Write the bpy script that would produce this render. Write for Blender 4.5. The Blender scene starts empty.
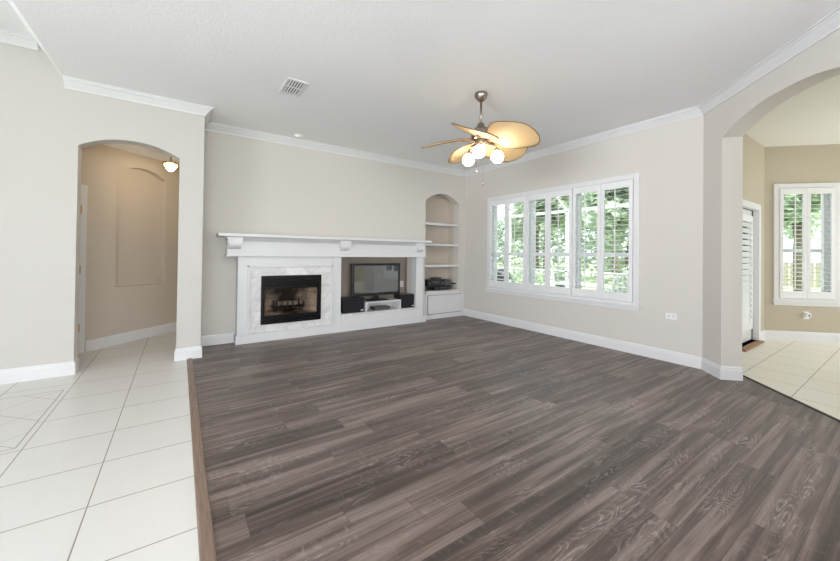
import bpy, bmesh, math, random
from mathutils import Vector, Matrix
random.seed(7)
S = bpy.context.scene
C = S.collection
PI = math.pi
R2 = math.sqrt(0.5)

# ------------------------------------------------------------------ camera
YAW, PITCH, ROLL, FPX, CY, EYE = 0.6021, 0.009, -0.0122, 349.77, 250.35, 1.30
cam_d = bpy.data.cameras.new('camera'); cam = bpy.data.objects.new('camera', cam_d); C.objects.link(cam)
cam_d.sensor_fit = 'HORIZONTAL'; cam_d.sensor_width = 36.0
cam_d.lens = FPX * 36.0 / 840.0
cam_d.shift_y = -(280.5 - CY) / 840.0
cam_d.clip_start = 0.02; cam_d.clip_end = 400
fw0 = Vector((math.sin(YAW), math.cos(YAW), 0)); rt0 = Vector((math.cos(YAW), -math.sin(YAW), 0)); up0 = Vector((0, 0, 1))
fw = fw0 * math.cos(PITCH) + up0 * math.sin(PITCH)
up1 = up0 * math.cos(PITCH) - fw0 * math.sin(PITCH)
up = up1 * math.cos(ROLL) + rt0 * math.sin(ROLL)
rt = fw.cross(up).normalized()
m = Matrix((rt, up, -fw)).transposed().to_4x4(); m.translation = (0, 0, EYE)
cam.matrix_world = m
S.camera = cam

# ------------------------------------------------------------------ world, sun, fill lamps, exposure
W = bpy.data.worlds.new('sky'); S.world = W; W.use_nodes = True
nt = W.node_tree; nt.nodes.clear()
wo = nt.nodes.new('ShaderNodeOutputWorld'); bg = nt.nodes.new('ShaderNodeBackground')
sky = nt.nodes.new('ShaderNodeTexSky'); sky.sky_type = 'NISHITA'; sky.sun_disc = False
sky.sun_elevation = math.radians(50); sky.sun_rotation = math.radians(200); sky.air_density = 1.0; sky.dust_density = 2.5
mx = nt.nodes.new('ShaderNodeMixRGB'); mx.inputs[0].default_value = 0.75; mx.inputs[2].default_value = (7.0, 7.6, 8.2, 1)
nt.links.new(sky.outputs[0], mx.inputs[1]); nt.links.new(mx.outputs[0], bg.inputs[0]); bg.inputs[1].default_value = 0.42
nt.links.new(bg.outputs[0], wo.inputs[0])

def sun(rot, strength, col):
    l = bpy.data.lights.new('sun', 'SUN'); l.energy = strength; l.color = col; l.angle = math.radians(2)
    o = bpy.data.objects.new('sun', l); C.objects.link(o); o.rotation_euler = rot
sun((math.radians(38), 0, math.radians(-14)), 8.0, (1, .95, .86))

def area(name, loc, direction, w, h, power, col=(1, 1, 1), portal=False, spread=180):
    l = bpy.data.lights.new(name, 'AREA'); l.shape = 'RECTANGLE'; l.size = w; l.size_y = h; l.energy = power; l.color = col
    l.spread = math.radians(spread)
    o = bpy.data.objects.new(name, l); C.objects.link(o); o.location = loc
    o.rotation_euler = Vector(direction).to_track_quat('-Z', 'Y').to_euler()
    if portal: l.cycles.is_portal = True
    return o
area('portal_window', (5.20, 3.55, 1.52), (-1, 0, 0), 2.7, 1.75, 1, portal=True)
area('portal_nook', (8.30, 1.25, 1.55), (-R2, -R2, 0), .85, 1.8, 1, portal=True)
# soft fill lamps added out of view to brighten the room and nook
area('fill_rear', (-.2, -6.4, 1.2), (.10, 1, 1.25), 5.6, 2.4, 420, (.91, .945, 1.06))
area('fill_left', (-5.9, -1.0, 1.4), (1, .12, .26), 3.6, 2.3, 166, (.91, .945, 1.06), spread=90)
area('fill_nook', (9.40, -1.7, 1.5), (-1, .55, .15), 2.4, 2.0, 100, (.93, .96, 1.02))

S.view_settings.view_transform = 'Standard'; S.view_settings.look = 'None'
S.view_settings.gamma = 1.0; S.view_settings.use_curve_mapping = False
S.view_settings.exposure = 0.10
cy = S.cycles
cy.use_denoising = True; cy.max_bounces = 10; cy.diffuse_bounces = 6; cy.glossy_bounces = 4
cy.transmission_bounces = 6; cy.transparent_max_bounces = 12
cy.sample_clamp_indirect = 6.0; cy.caustics_reflective = False; cy.caustics_refractive = False

# ------------------------------------------------------------------ node helpers
class NX:
    """tiny expression builder for math nodes"""
    def __init__(s, nt, sock): s.nt, s.s = nt, sock
    def _op(s, op, o=None, o2=None):
        n = s.nt.nodes.new('ShaderNodeMath'); n.operation = op
        s.nt.links.new(s.s, n.inputs[0])
        for k, q in ((1, o), (2, o2)):
            if q is None: continue
            if isinstance(q, NX): s.nt.links.new(q.s, n.inputs[k])
            else: n.inputs[k].default_value = q
        return NX(s.nt, n.outputs[0])
    def __add__(s, o): return s._op('ADD', o)
    def __sub__(s, o): return s._op('SUBTRACT', o)
    def __mul__(s, o): return s._op('MULTIPLY', o)
    def __truediv__(s, o): return s._op('DIVIDE', o)
    def lt(s, o): return s._op('LESS_THAN', o)
    def gt(s, o): return s._op('GREATER_THAN', o)
    def max(s, o): return s._op('MAXIMUM', o)
    def min(s, o): return s._op('MINIMUM', o)
    def frac(s): return s._op('FRACT')
    def floor(s): return s._op('FLOOR')
    def abs(s): return s._op('ABSOLUTE')
    def sin(s): return s._op('SINE')
    def pow(s, o): return s._op('POWER', o)
    def clamp(s):
        r = s._op('ADD', 0.0); r.s.node.use_clamp = True; return r

def new_mat(name, col=(.8, .8, .8), rough=.5, metal=0., spec=.5, emit=None, estr=0.):
    mt = bpy.data.materials.new(name); mt.use_nodes = True
    b = mt.node_tree.nodes['Principled BSDF']
    b.inputs['Base Color'].default_value = (*col, 1); b.inputs['Roughness'].default_value = rough
    b.inputs['Metallic'].default_value = metal; b.inputs['Specular IOR Level'].default_value = spec
    if emit: b.inputs['Emission Color'].default_value = (*emit, 1); b.inputs['Emission Strength'].default_value = estr
    return mt, mt.node_tree, b

def node(nt, t, **k):
    n = nt.nodes.new(t)
    for a, v in k.items():
        if a in n.inputs: n.inputs[a].default_value = v
        else: setattr(n, a, v)
    return n

def pos(nt):
    g = nt.nodes.new('ShaderNodeNewGeometry'); s = nt.nodes.new('ShaderNodeSeparateXYZ')
    nt.links.new(g.outputs['Position'], s.inputs[0])
    return NX(nt, s.outputs[0]), NX(nt, s.outputs[1]), NX(nt, s.outputs[2])

def vec(nt, x, y, z):
    c = nt.nodes.new('ShaderNodeCombineXYZ')
    for i, q in enumerate((x, y, z)):
        if isinstance(q, NX): nt.links.new(q.s, c.inputs[i])
        else: c.inputs[i].default_value = q
    return c.outputs[0]

def noise(nt, v, scale, detail=4., rough=.5, dist=0.):
    n = node(nt, 'ShaderNodeTexNoise', Scale=scale, Detail=detail, Roughness=rough, Distortion=dist)
    nt.links.new(v, n.inputs['Vector']); return NX(nt, n.outputs[0])

def ramp(nt, f, stops):
    r = nt.nodes.new('ShaderNodeValToRGB'); e = r.color_ramp.elements
    while len(e) < len(stops): e.new(.5)
    for el, (p, c) in zip(e, stops):
        el.position = p; el.color = (*c, 1) if len(c) == 3 else c
    nt.links.new(f.s, r.inputs[0]); return r.outputs[0]

def mix(nt, f, a, b, mode='MIX'):
    n = nt.nodes.new('ShaderNodeMixRGB'); n.blend_type = mode
    for i, q in enumerate((f, a, b)):
        if isinstance(q, NX): nt.links.new(q.s, n.inputs[i])
        elif isinstance(q, bpy.types.NodeSocket): nt.links.new(q, n.inputs[i])
        elif i == 0: n.inputs[0].default_value = q
        else: n.inputs[i].default_value = (*q, 1)
    return n.outputs[0]

def bump(nt, b, f, strength, dist=.01):
    n = node(nt, 'ShaderNodeBump', Strength=strength, Distance=dist)
    nt.links.new(f.s, n.inputs['Height']); nt.links.new(n.outputs[0], b.inputs['Normal'])

# ------------------------------------------------------------------ materials
def paint(name, col, rough=.6, bs=.06, sc=120.):
    mt, nt, b = new_mat(name, col, rough, spec=.3)
    x, y, z = pos(nt)
    bump(nt, b, noise(nt, vec(nt, x, y, z), sc, 3.), bs, .004)
    return mt
M_WALL = paint('wall_paint_greige', (.655, .625, .575))
M_WALLF = paint('wall_paint_dimmed', (.595, .575, .545))  # same paint as the other walls, darkened to offset stronger light at left
M_NICHE = paint('niche_wall_shaded', (.36, .30, .25))  # wall paint darkened to hold the shade inside the television niche
M_WALLT = paint('wall_paint_tan', (.60, .53, .45))
M_NOOK = paint('wall_paint_beige', (.50, .445, .345))
M_CEIL = paint('ceiling_texture', (.93, .935, .94), .8, .55, 55.)
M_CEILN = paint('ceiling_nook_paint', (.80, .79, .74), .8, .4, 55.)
M_TRIM, _, _ = new_mat('trim_white', (.75, .75, .75), .35)
M_SHUT, _, _ = new_mat('shutter_white', (.80, .81, .81), .38)
M_MANT, _, _ = new_mat('mantel_white', (.72, .72, .72), .35)
M_BLACK, _, _ = new_mat('black_metal', (.004, .004, .004), .35, spec=.2)
M_IRON, _, _ = new_mat('grate_iron', (.02, .017, .015), .6, .6)
M_PLAST, _, _ = new_mat('black_plastic', (.013, .013, .015), .32)
M_CLOTH, _, _ = new_mat('speaker_cloth', (.009, .009, .012), .85)
M_GREY, _, _ = new_mat('grey_plastic', (.10, .10, .105), .4)
M_SCREEN, _, _b = new_mat('screen_glass', (.055, .062, .064), .05, spec=1.0)
_b.inputs['Coat Weight'].default_value = 1.0; _b.inputs['Coat Roughness'].default_value = .03; _b.inputs['Coat IOR'].default_value = 2.1
M_BRASS, _, _ = new_mat('brass', (.62, .42, .14), .28, 1.)
M_NICK, _, _ = new_mat('brushed_nickel', (.33, .29, .255), .34, 1.)
M_BRONZE, _, _ = new_mat('bronze', (.10, .065, .04), .4, .7)
M_PLATE, _, _ = new_mat('plate_white', (.85, .85, .83), .4)
M_DARK, _, _ = new_mat('dark_slot', (.03, .03, .03), .6)
M_GLOBE, _, _ = new_mat('globe_glass', (1, 1, 1), .3, emit=(1, .88, .68), estr=25.0)
M_HGLASS, _, _ = new_mat('lamp_glass', (1, .95, .85), .3, emit=(1, .74, .42), estr=54.0)
M_SILL, _, _ = new_mat('oak_sill', (.30, .155, .06), .45)
M_STRIPD, _, _ = new_mat('dark_strip', (.045, .038, .032), .5)
M_VINYL, _, _ = new_mat('window_vinyl', (.82, .83, .83), .4)

def glass():
    mt = bpy.data.materials.new('window_glass'); mt.use_nodes = True; nt = mt.node_tree; nt.nodes.clear()
    o = nt.nodes.new('ShaderNodeOutputMaterial'); t = node(nt, 'ShaderNodeBsdfTransparent', Color=(.93, .97, .95, 1))
    g = node(nt, 'ShaderNodeBsdfGlossy', Roughness=.02); f = node(nt, 'ShaderNodeFresnel', IOR=1.25); m_ = nt.nodes.new('ShaderNodeMixShader')
    nt.links.new(f.outputs[0], m_.inputs[0]); nt.links.new(t.outputs[0], m_.inputs[1]); nt.links.new(g.outputs[0], m_.inputs[2])
    nt.links.new(m_.outputs[0], o.inputs[0]); return mt
M_GLASS = glass()

def marble():
    mt, nt, b = new_mat('white_marble', rough=.18)
    x, y, z = pos(nt); v = vec(nt, x, y, z)
    w = noise(nt, v, 3., 5., .55, .8)
    vein = ((w - .5).abs() * -14. + 1.).clamp()
    v2 = ((noise(nt, vec(nt, x + z * .7, y, z - x * .4), 5., 4., .55, 1.0) - .5).abs() * -18. + 1.).clamp()
    base = ramp(nt, noise(nt, v, 3., 3.), [(.3, (.70, .70, .69)), (.7, (.84, .835, .82))])
    c = mix(nt, vein * .30, base, (.40, .40, .40)); c = mix(nt, v2 * .22, c, (.46, .44, .40))
    nt.links.new(c, b.inputs['Base Color']); return mt
M_MARB = marble()

def brickmat():
    mt, nt, b = new_mat('refractory_brick', rough=.9, spec=.1)
    x, y, z = pos(nt)
    br = node(nt, 'ShaderNodeTexBrick', Scale=1., **{'Mortar Size': .006, 'Brick Width': .22, 'Row Height': .11})
    br.inputs['Color1'].default_value = (.50, .37, .27, 1); br.inputs['Color2'].default_value = (.40, .29, .21, 1); br.inputs['Mortar'].default_value = (.27, .2, .15, 1)
    nt.links.new(vec(nt, x + y, z, 0.), br.inputs['Vector'])
    # soot stain left by fires on the back panel
    n = noise(nt, vec(nt, x, y, z), 5., 4., .6)
    d = ((x - 1.46).abs() * 1.9 + (z - .82).abs() * .5 + (n - .5) * 1.1)
    soot = (d * -2.2 + 1.75).clamp()
    nt.links.new(mix(nt, soot * .93, br.outputs[0], (.012, .010, .009)), b.inputs['Base Color']); return mt
M_BRICK = brickmat()

def woodfloor():
    mt, nt, b = new_mat('plank_floor', rough=.46, spec=.5)
    b.inputs['Sheen Weight'].default_value = .13; b.inputs['Sheen Roughness'].default_value = .45; b.inputs['Sheen Tint'].default_value = (1., .93, .90, 1)
    x, y, z = pos(nt)
    pw = .178
    row = ((y + .03) / pw).floor()
    fy = ((y + .03) / pw).frac()
    rnd = (row * 12.9898).sin() * 43758.5453; rnd = rnd.frac()
    L = 1.22
    xs = x / L + rnd
    col = xs.floor(); fx = xs.frac()
    pid = ((row * 78.233 + col * 37.719).sin() * 43758.5453).frac()
    pid2 = ((row * 39.346 + col * 11.135).sin() * 24634.6345).frac()
    off = pid * 31.
    # long soft streaks
    st = noise(nt, vec(nt, x * .50 + off * .2, y * 13., pid * 2.), 1.6, 5., .62, .6)
    big = noise(nt, vec(nt, x * .5, y * 2.2, 1.), 1.0, 3., .55)
    fine = noise(nt, vec(nt, x * 3. + off, y * 75., pid * 5.), 2.2, 4., .7)
    cath = noise(nt, vec(nt, x * 1.25 + off, (fy - .5) * 1.25, pid2 * 17.), 1.5, 1.5, .45, .25)
    rings = (cath * 120. + fine * 2.).sin()
    lines = ((rings - .15) * 1.5).clamp()
    msk = ((noise(nt, vec(nt, x * 1.1 + off, y * 5., pid2 * 7.), 1.7, 3.) - .50) * 5.).clamp()
    brk = ((noise(nt, vec(nt, x * 14., y * 90., pid), 2.0, 3., .7) - .36) * 4.).clamp()
    base = ramp(nt, st * .68 + pid * .12 + big * .28, [(.38, (.012, .0068, .005)), (.455, (.046, .028, .021)), (.54, (.100, .067, .053)), (.65, (.225, .172, .148))])
    c = mix(nt, ((fine - .42) * 2.2).clamp() * .55, base, (.060, .040, .032))
    c = mix(nt, lines * msk * brk * .62, c, (.46, .40, .365))
    saw = ((noise(nt, vec(nt, x * 22. + off, y * 9., pid), 2.0, 2.) - .55) * 6.).clamp() * ((noise(nt, vec(nt, x * .8 + off, y * 3., 3.), 2.0, 2.) - .48) * 5.).clamp() * brk
    c = mix(nt, saw * .38, c, (.46, .41, .385))
    gap = fy.lt(.014).max(fx.lt(.0022))
    c = mix(nt, gap * .65, c, (.014, .010, .008))
    nt.links.new(c, b.inputs['Base Color'])
    bump(nt, b, (fine * .4 + lines * msk * .3) - gap * 1.2, .12, .004)
    return mt
M_WOOD = woodfloor()

def stripwood():
    mt, nt, b = new_mat('strip_wood', rough=.45)
    x, y, z = pos(nt)
    n = noise(nt, vec(nt, x * 40., y * 2.5, z), 2., 4., .6)
    nt.links.new(ramp(nt, n, [(.3, (.16, .105, .075)), (.7, (.27, .19, .145))]), b.inputs['Base Color']); return mt
M_STRIP = stripwood()

def tilefloor(name, colA, colB, groutc, ox, oy, medallion, P=.4565):
    mt, nt, b = new_mat(name, rough=.32, spec=.5)
    x, y, z = pos(nt)
    hw = .0031 / P
    gx = ((x - ox) / P).frac(); gy = ((y - oy) / P).frac()
    g = gx.lt(hw).max(gx.gt(1 - hw)).max(gy.lt(hw)).max(gy.gt(1 - hw))
    if medallion:
        inx = x.lt(-.862) * x.gt(-1.99); iny = y.gt(3.37) * y.lt(4.53); ins = inx * iny
        q = .4525; hq = .0028 / q
        a = ((x - y + 5.391) / q).frac(); c_ = ((x + y - 2.506) / q).frac()
        gd = a.lt(hq).max(a.gt(1 - hq)).max(c_.lt(hq)).max(c_.gt(1 - hq))
        e = ((x + .862).abs().lt(.0035) * iny).max((y - 3.37).abs().lt(.0035) * inx).max((y - 4.53).abs().lt(.0035) * inx)
        g = (g * (ins * -1. + 1.)).max(gd * ins).max(e)
    n = noise(nt, vec(nt, x, y, z), 6., 5., .6, .4); n2 = noise(nt, vec(nt, x * 9., y * 1.2, z), 3., 4., .6)
    tid = ((((x - ox) / P).floor() * 12.99 + ((y - oy) / P).floor() * 78.2).sin() * 4375.85).frac()
    c = mix(nt, (n * .5 + n2 * .3 + tid * .2).clamp(), colA, colB)
    c = mix(nt, g, c, groutc)
    nt.links.new(c, b.inputs['Base Color'])
    bump(nt, b, g * -1., .35, .003)
    return mt
M_TILE = tilefloor('cream_tile', (.69, .675, .645), (.75, .735, .71), (.29, .25, .20), -.365, 2.861, True)
M_TILEN = tilefloor('nook_tile', (.80, .765, .68), (.88, .85, .78), (.33, .26, .18), .185, .273, False)

def palm():
    mt, nt, b = new_mat('palm_weave', rough=.6)
    tc = nt.nodes.new('ShaderNodeTexCoord'); s = nt.nodes.new('ShaderNodeSeparateXYZ'); nt.links.new(tc.outputs['Object'], s.inputs[0])
    x, y = NX(nt, s.outputs[0]), NX(nt, s.outputs[1])
    vn = ((y.abs() * 1.0 + x * .55) * 330.).sin()
    c = ramp(nt, vn * .25 + .5, [(.2, (.60, .41, .20)), (.8, (.74, .56, .33))])
    nt.links.new(c, b.inputs['Base Color'])
    b.inputs['Transmission Weight'].default_value = 0.
    b.inputs['Subsurface Weight'].default_value = 0.
    bump(nt, b, vn, .25, .002); return mt
M_PALM = palm()
M_PALME, _, _ = new_mat('palm_edge', (.16, .075, .022), .6)

def leafmat(name, a, bb):
    mt = bpy.data.materials.new(name); mt.use_nodes = True; nt = mt.node_tree; nt.nodes.clear()
    o = nt.nodes.new('ShaderNodeOutputMaterial'); x, y, z = pos(nt)
    c = ramp(nt, noise(nt, vec(nt, x, y, z), 1.3, 5., .7), [(.35, a), (.65, bb)])
    d = nt.nodes.new('ShaderNodeBsdfDiffuse'); t = nt.nodes.new('ShaderNodeBsdfTranslucent'); m_ = nt.nodes.new('ShaderNodeMixShader'); m_.inputs[0].default_value = .4
    nt.links.new(c, d.inputs[0]); nt.links.new(c, t.inputs[0]); nt.links.new(d.outputs[0], m_.inputs[1]); nt.links.new(t.outputs[0], m_.inputs[2])
    nt.links.new(m_.outputs[0], o.inputs[0]); return mt
M_LEAF = leafmat('leaf_green', (.32, .39, .27), (.52, .59, .45))
M_LEAF2 = leafmat('leaf_light', (.40, .47, .35), (.60, .66, .53))
def barkmat():
    mt, nt, b = new_mat('bark', rough=.9, spec=.1); x, y, z = pos(nt)
    n = noise(nt, vec(nt, x * 6., y * 6., z), 4., 5., .7)
    nt.links.new(ramp(nt, n, [(.3, (.11, .085, .065)), (.7, (.27, .22, .18))]), b.inputs['Base Color']); bump(nt, b, n, .6, .03); return mt
M_BARK = barkmat()
def grassmat():
    mt, nt, b = new_mat('grass', rough=.9, spec=.1); x, y, z = pos(nt)
    n = noise(nt, vec(nt, x, y, z), 2.5, 6., .7)
    nt.links.new(ramp(nt, n, [(.3, (.33, .40, .22)), (.7, (.48, .56, .32))]), b.inputs['Base Color']); return mt
M_GRASS = grassmat()
M_CONC = paint('patio_concrete', (.62, .60, .56), .8, .2, 30.)
M_ALU, _, _ = new_mat('cage_aluminium', (.75, .77, .76), .5)
M_FENCE, _, _ = new_mat('fence_wood', (.36, .31, .25), .8)
M_CHAIR, _, _ = new_mat('chair_white', (.83, .84, .82), .5)
M_GRILL, _, _ = new_mat('grill_black', (.02, .02, .022), .5)
M_EXT = paint('stucco', (.70, .67, .60), .9, .4, 40.)

# ------------------------------------------------------------------ mesh helpers
def obj(name, bm, mat, parent=None, smooth=False):
    me = bpy.data.meshes.new(name)
    if isinstance(bm, bpy.types.Mesh): me = bm
    else:
        bmesh.ops.recalc_face_normals(bm, faces=bm.faces); bm.to_mesh(me); bm.free()
    me.materials.clear()
    me.materials.append(mat)
    if smooth:
        for p in me.polygons: p.use_smooth = True
    o = bpy.data.objects.new(name, me); C.objects.link(o)
    if parent: o.parent = parent
    return o
def thing(name, label, cat, loc=(0, 0, 0), rz=0., group=None):
    o = bpy.data.objects.new(name, None); C.objects.link(o); o.empty_display_size = .1
    o.location = loc; o.rotation_euler = (0, 0, rz); o['label'] = label; o['category'] = cat
    if group: o['group'] = group
    return o
def tag(o, label, cat, group=None):
    o['label'] = label; o['category'] = cat
    if group: o['group'] = group
    return o
def struct(name, bm, mat, label=None):
    o = obj(name, bm, mat); o['kind'] = 'structure'
    if label: o['label'] = label
    return o
def dup(root, loc=None, rz=None, label=None):
    r = root.copy(); C.objects.link(r)
    if loc is not None: r.location = loc
    if rz is not None: r.rotation_euler = (0, 0, rz)
    if label: r['label'] = label
    for ch in list(root.children):
        c = ch.copy(); C.objects.link(c); c.parent = r
        for g in list(ch.children):
            d = g.copy(); C.objects.link(d); d.parent = c
    return r

def box(bm, a, b, M=None):
    x0, y0, z0 = a; x1, y1, z1 = b
    vs = [bm.verts.new(p) for p in ((x0, y0, z0), (x1, y0, z0), (x1, y1, z0), (x0, y1, z0), (x0, y0, z1), (x1, y0, z1), (x1, y1, z1), (x0, y1, z1))]
    for f in ((0, 3, 2, 1), (4, 5, 6, 7), (0, 1, 5, 4), (1, 2, 6, 5), (2, 3, 7, 6), (3, 0, 4, 7)): bm.faces.new([vs[i] for i in f])
    if M is not None: bmesh.ops.transform(bm, matrix=M, verts=vs)
    return vs
def boxes(*bs, bev=0.):
    bm = bmesh.new()
    for a, b in bs: box(bm, a, b)
    if bev: bmesh.ops.bevel(bm, geom=list(bm.edges), offset=bev, segments=2, affect='EDGES', profile=.6)
    return bm
def prism(bm, pts, z0, z1):
    lo = [bm.verts.new((x, y, z0)) for x, y in pts]; hi = [bm.verts.new((x, y, z1)) for x, y in pts]
    bm.faces.new(lo[::-1]); bm.faces.new(hi); n = len(pts)
    for i in range(n): bm.faces.new((lo[i], lo[(i + 1) % n], hi[(i + 1) % n], hi[i]))
    return lo + hi
def tube(bm, pts, r, seg=10, cap=True):
    pts = [Vector(p) for p in pts]; rings = []
    for i, p in enumerate(pts):
        d = (pts[min(i + 1, len(pts) - 1)] - pts[max(i - 1, 0)]).normalized()
        a = d.orthogonal().normalized(); b = d.cross(a)
        rr = r[i] if isinstance(r, (list, tuple)) else r
        rings.append([bm.verts.new(p + (a * math.cos(2 * PI * k / seg) + b * math.sin(2 * PI * k / seg)) * rr) for k in range(seg)])
    for i in range(len(rings) - 1):
        A, B = rings[i], rings[i + 1]
        # align rings to avoid twist
        best = min(range(seg), key=lambda s: sum((A[k].co - B[(k + s) % seg].co).length for k in range(0, seg, 3)))
        B = B[best:] + B[:best]; rings[i + 1] = B
        for k in range(seg): bm.faces.new((A[k], A[(k + 1) % seg], B[(k + 1) % seg], B[k]))
    if cap: bm.faces.new(rings[0][::-1]); bm.faces.new(rings[-1])
def lathe(bm, prof, seg=24, c=(0, 0, 0), axis=None):
    rings = []; vs = []
    for r, z in prof:
        rings.append([bm.verts.new((r * math.cos(2 * PI * k / seg), r * math.sin(2 * PI * k / seg), z)) for k in range(seg)] if r > 1e-6 else [bm.verts.new((0, 0, z))])
        vs += rings[-1]
    for A, B in zip(rings, rings[1:]):
        for k in range(seg):
            a = (A[k], A[(k + 1) % seg]) if len(A) > 1 else (A[0],); b = (B[(k + 1) % seg], B[k]) if len(B) > 1 else (B[0],)
            if len(a) + len(b) > 2: bm.faces.new(a + b)
    for q in (rings[0], rings[-1]):
        if len(q) > 1: bm.faces.new(q)
    if axis is not None: bmesh.ops.transform(bm, matrix=Vector((0, 0, 1)).rotation_difference(Vector(axis)).to_matrix().to_4x4(), verts=vs)
    bmesh.ops.translate(bm, vec=c, verts=vs); return vs
def plate(outline, holes, thick):
    """flat plate in local XY with holes, from z=0 to z=-thick"""
    cu = bpy.data.curves.new('tmp', 'CURVE'); cu.dimensions = '2D'; cu.fill_mode = 'BOTH'; cu.extrude = thick / 2
    for ring in [outline] + list(holes):
        sp = cu.splines.new('POLY'); sp.points.add(len(ring) - 1); sp.use_cyclic_u = True
        for p, (x, y) in zip(sp.points, ring): p.co = (x, y, 0, 1)
    o = bpy.data.objects.new('tmp', cu); C.objects.link(o)
    dg = bpy.context.evaluated_depsgraph_get(); me = bpy.data.meshes.new_from_object(o.evaluated_get(dg))
    bpy.data.objects.remove(o); bpy.data.curves.remove(cu)
    bm = bmesh.new(); bm.from_mesh(me); bpy.data.meshes.remove(me)
    bmesh.ops.remove_doubles(bm, verts=bm.verts, dist=1e-5)
    bmesh.ops.translate(bm, vec=(0, 0, -thick / 2), verts=bm.verts)
    for f in bm.faces: f.smooth = False
    return bm
def wallframe(origin, u):
    """local x = u along the wall, y = world up, z = towards the room (u x up)"""
    u = Vector((u[0], u[1], 0)).normalized(); v = Vector((0, 0, 1)); n = u.cross(v)
    M = Matrix((u, v, n)).transposed().to_4x4(); M.translation = Vector(origin); return M
def wall(name, origin, u, outline, holes, thick, mat):
    bm = plate(outline, holes, thick); bmesh.ops.transform(bm, matrix=wallframe(origin, u), verts=bm.verts)
    return struct(name, bm, mat)
def rect(x0, y0, x1, y1): return [(x0, y0), (x1, y0), (x1, y1), (x0, y1)]
def archpts(x0, x1, z0, zs, za, p=2.3, n=28):
    c, h = (x0 + x1) / 2, (x1 - x0) / 2
    top = [(c + h * math.cos(PI * k / n), 0) for k in range(n + 1)]
    top = [(x, zs + (za - zs) * (1 - abs((x - c) / h) ** p)) for x, _ in top]
    return [(x0, z0), (x1, z0)] + top
def sweep(bm, path, prof, z0=0., close_ends=True):
    """profile (d from wall, z) along a plan path, the room on the right-hand side"""
    P = [Vector(p) for p in path]; N = []
    for a, b in zip(P, P[1:]):
        d = (b - a).normalized(); N.append(Vector((d.y, -d.x)))
    rings = []
    for i, p in enumerate(P):
        if i == 0: mm = N[0]
        elif i == len(P) - 1: mm = N[-1]
        else: mm = (N[i - 1] + N[i]) / (1 + N[i - 1].dot(N[i]))
        rings.append([bm.verts.new((p.x + mm.x * d, p.y + mm.y * d, z0 + z)) for d, z in prof])
    n = len(prof)
    for A, B in zip(rings, rings[1:]):
        for k in range(n): bm.faces.new((A[k], A[(k + 1) % n], B[(k + 1) % n], B[k]))
    if close_ends: bm.faces.new(rings[0][::-1]); bm.faces.new(rings[-1])
BASE = [(0, 0), (.016, 0), (.016, .105), (.012, .112), (.011, .128), (.005, .138), (0, .140)]
CROWN = [(0, -.097), (.012, -.097), (.014, -.082), (.022, -.072), (.036, -.056), (.056, -.030), (.070, -.022), (.073, -.012), (.088, -.010), (.088, 0), (0, 0)]

# ------------------------------------------------------------------ main planes
XR, YF, YL, XL = 5.006, 5.6165, 5.034, .2287
ZC = 3.05
BX, BY = 5.006, 1.486                     # where the right wall turns diagonally
KD = BX - BY                              # diagonal wall plane x - y
KT = 3.95                                 # floor joint under the arch

# floors
bm = bmesh.new(); prism(bm, [(.148, -6.5), (3.0, -6.5), (3.0, 3.0 - KT), (5.36, 5.36 - KT), (5.30, 1.49), (XR, 1.49), (XR, YF + .1), (.148, YF + .1)], -.1, 0)
struct('floor', bm, M_WOOD)
bm = bmesh.new(); prism(bm, [(-6.0, -6.5), (.148, -6.5), (.148, 5.72), (1.0, 5.72), (1.0, 8.2), (-6.0, 8.2)], -.1, 0)
struct('floor_hall', bm, M_TILE)
bm = bmesh.new(); prism(bm, [(3.0, 3.0 - KT), (3.0, -3.2), (9.6, -3.2), (9.6, -.3), (7.75, 1.55), (5.30, 1.55), (5.30, 1.49), (5.36, 5.36 - KT)], -.1, 0)
struct('floor_nook', bm, M_TILEN)
bm = bmesh.new(); sweep(bm, [(.119, -6.5), (.119, 5.065)], [(-.029, 0), (.029, 0), (.027, .008), (.020, .011), (-.020, .011), (-.027, .008)])
struct('trim_1', bm, M_STRIP, 'brown wood reducer strip between cream tile and plank floor')
bm = bmesh.new(); sweep(bm, [(3.0, 3.0 - KT), (5.27, 5.27 - KT)], [(-.006, 0), (.022, 0), (.020, .007), (-.004, .009)])
struct('trim_2', bm, M_STRIPD, 'dark metal joint strip under the wide archway')

# ceilings: main, sloped edge and raised part on the left, hall and nook
bm = bmesh.new(); prism(bm, [(-1.0, -6.6), (3.0, -6.6), (3.0, 3.0 - KD), (BX + .1, BY + .1), (XR + .1, YF + .1), (-1.0, YF + .1)], ZC, ZC + .1)
struct('ceiling', bm, M_CEIL)
bm = bmesh.new()
q = [(-1.0, ZC), (-1.215, 3.37), (-6.1, 3.37), (-6.1, 3.47), (-1.15, 3.47), (-.95, ZC + .1), (-1.0, ZC + .1)]
A = [bm.verts.new((x, -6.6, z)) for x, z in q]; B = [bm.verts.new((x, YL + .05, z)) for x, z in q]
bm.faces.new(A); bm.faces.new(B[::-1])
for i in range(len(q)): bm.faces.new((A[i], A[(i + 1) % len(q)], B[(i + 1) % len(q)], B[i]))
struct('ceiling_raised', bm, M_CEIL)
struct('ceiling_hall', boxes(((-1.9, YL + .14, 2.685), (0, 8.2, 2.78)), ((0, YF + .16, 2.685), (.9, 8.2, 2.78))), M_CEIL)
bm = bmesh.new(); prism(bm, [(2.9, 2.9 - KD - .2), (2.9, -3.3), (9.7, -3.3), (9.7, -.2), (7.75, 1.75), (5.1, 1.75), (BX + .1, BY - .02)], 3.085, 3.18)
struct('ceiling_nook', bm, M_CEILN)

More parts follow.
